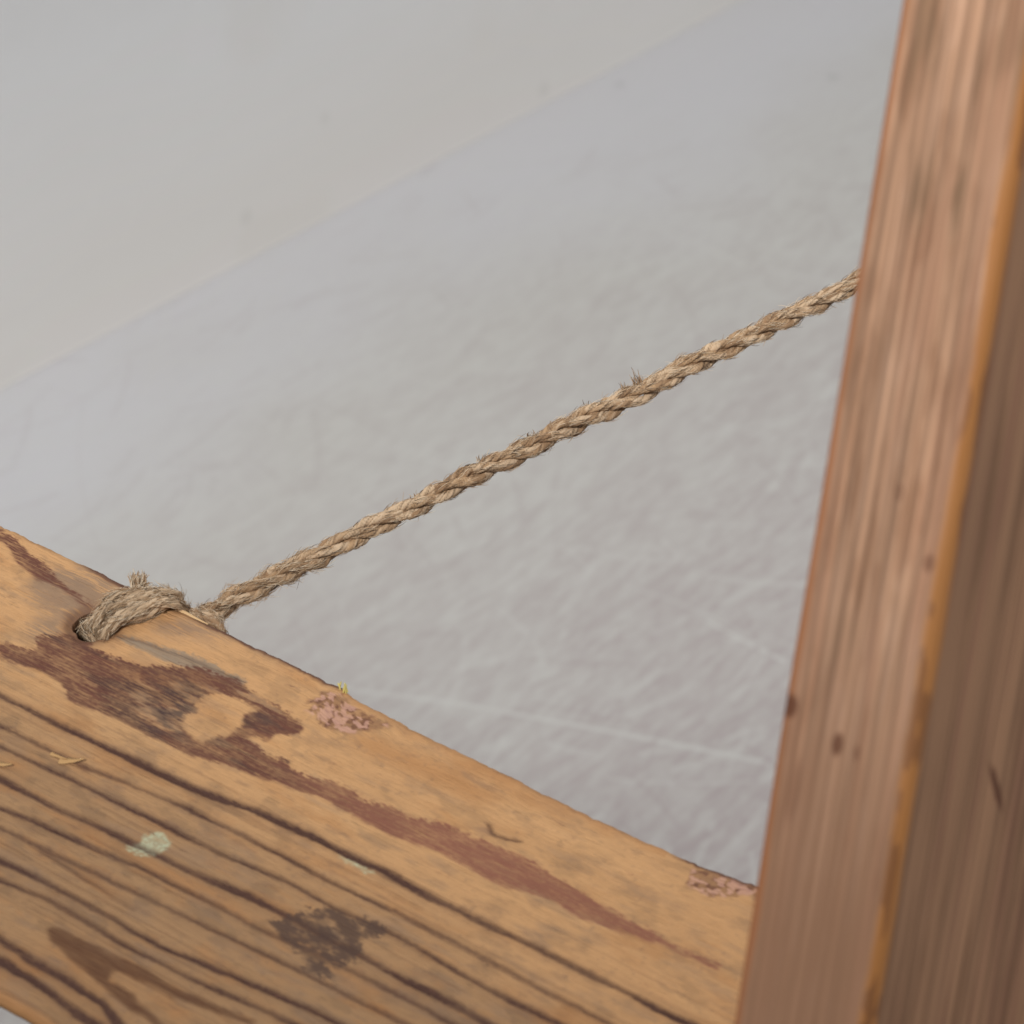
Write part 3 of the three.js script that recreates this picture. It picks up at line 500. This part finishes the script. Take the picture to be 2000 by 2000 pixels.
  function hairGeo(pts3, rad, color) {
    const n = 4, p = [], col = [], idx = [], [a, m2, b] = pts3;
    const t0 = b.clone().sub(a).normalize(), N = V(t0.y, -t0.x, 0.3).cross(t0).normalize(), B = t0.clone().cross(N);
    for (let i = 0; i <= n; i++) {
      const t = i / n, q = a.clone().multiplyScalar((1 - t) * (1 - t)).addScaledVector(m2, 2 * t * (1 - t)).addScaledVector(b, t * t), r = rad * (1 - 0.55 * t);
      for (let j = 0; j < 3; j++) { const w = q.clone().addScaledVector(N, r * Math.cos(j * 2.0944)).addScaledVector(B, r * Math.sin(j * 2.0944)).sub(mid); p.push(w.x, w.y, w.z); col.push(...color); }
      if (i) for (let j = 0; j < 3; j++) { const c0 = (i - 1) * 3 + j, d = (i - 1) * 3 + (j + 1) % 3, e = i * 3 + j, f = i * 3 + (j + 1) % 3; idx.push(c0, d, e, d, f, e); }
    }
    const g = new THREE.BufferGeometry(); g.setAttribute('position', new THREE.Float32BufferAttribute(p, 3)); g.setAttribute('color', new THREE.Float32BufferAttribute(col, 3)); g.setIndex(idx); g.computeVertexNormals();
    return g;
  }
  mesh('frayed_end', mergeGeometries([...bundle(at(4.4, 1.4, 2.6), PLANK.up.clone().multiplyScalar(0.8).addScaledVector(PLANK.across, -0.35).addScaledVector(PLANK.along, -0.3), 120, 0.0026, 0.00017, 0.0036), ...bundle(at(5.6, 2.0, 2.8), PLANK.up.clone().multiplyScalar(0.5).addScaledVector(PLANK.along, 0.7), 40, 0.0026, 0.00016, 0.003)]), mat, rope);

  // loose fibres: most hug the rope, some stand off it, a few gather in tufts
  const hairs = [];
  const addHairs = (r, count, long, stand, from = 0, to = 1) => {
    for (let k = 0; k < count; k++) {
      const ys = r.strands[Math.floor(rnd() * r.strands.length)], P = ys[Math.floor(rnd() * ys.length)].userData.P, i = Math.floor((from + (to - from) * rnd()) * (P.length - 12)) + 1, t = i / P.length;
      const c = r.curve.getPointAt(t), fr = r.frames(t), out = P[i].clone().sub(c).normalize(), tan = P[i + 8].clone().sub(P[i]).normalize(), side = out.clone().cross(tan);
      if (rnd() < 0.5) tan.negate();
      const s = stand * rnd() * rnd(), l = long * (0.4 + 0.9 * rnd()), a = P[i].clone().addScaledVector(out, base.r3 * 0.0009).addScaledVector(side, (rnd() - 0.5) * 0.0009);
      const b = a.clone().addScaledVector(tan, l * (1 - 0.5 * s)).addScaledVector(out, l * (s - 0.12)).addScaledVector(side, l * (rnd() - 0.5) * 0.7), m2 = a.clone().lerp(b, 0.5).addScaledVector(out, l * 0.16).addScaledVector(side, l * (rnd() - 0.5) * 0.3);
      const f = rnd(); hairs.push(hairGeo([a, m2, b], 0.00004 + 0.00005 * rnd(), f < 0.3 ? pale : f < (stand > 0.5 ? 0.97 : 0.8) ? tones[Math.floor(rnd() * 5)] : dark));
    }
  };
  addHairs(main, 7300, 0.0026, 0.35); addHairs(main, 1500, 0.0022, 1.0); addHairs(main, 1300, 0.003, 0.9, 0.90, 1);
  loops.forEach((r) => { addHairs(r, 1300, 0.0028, 0.4); addHairs(r, 160, 0.002, 0.9); }); addHairs(back, 700, 0.0025, 0.9);
  for (const [t, n, l] of TUFTS) {
    const c = main.curve.getPointAt(t), up = V(0, 0.86, -0.5);
    hairs.push(...bundle(c.clone().addScaledVector(up, 0.002), up.clone().add(V(-0.25, 0, 0)), n, l, 0.00011, 0.0022, true));
  }
  mesh('fibres', mergeGeometries(hairs), mat, rope).userData.kind = 'stuff';
}

renderer.render(scene, camera);
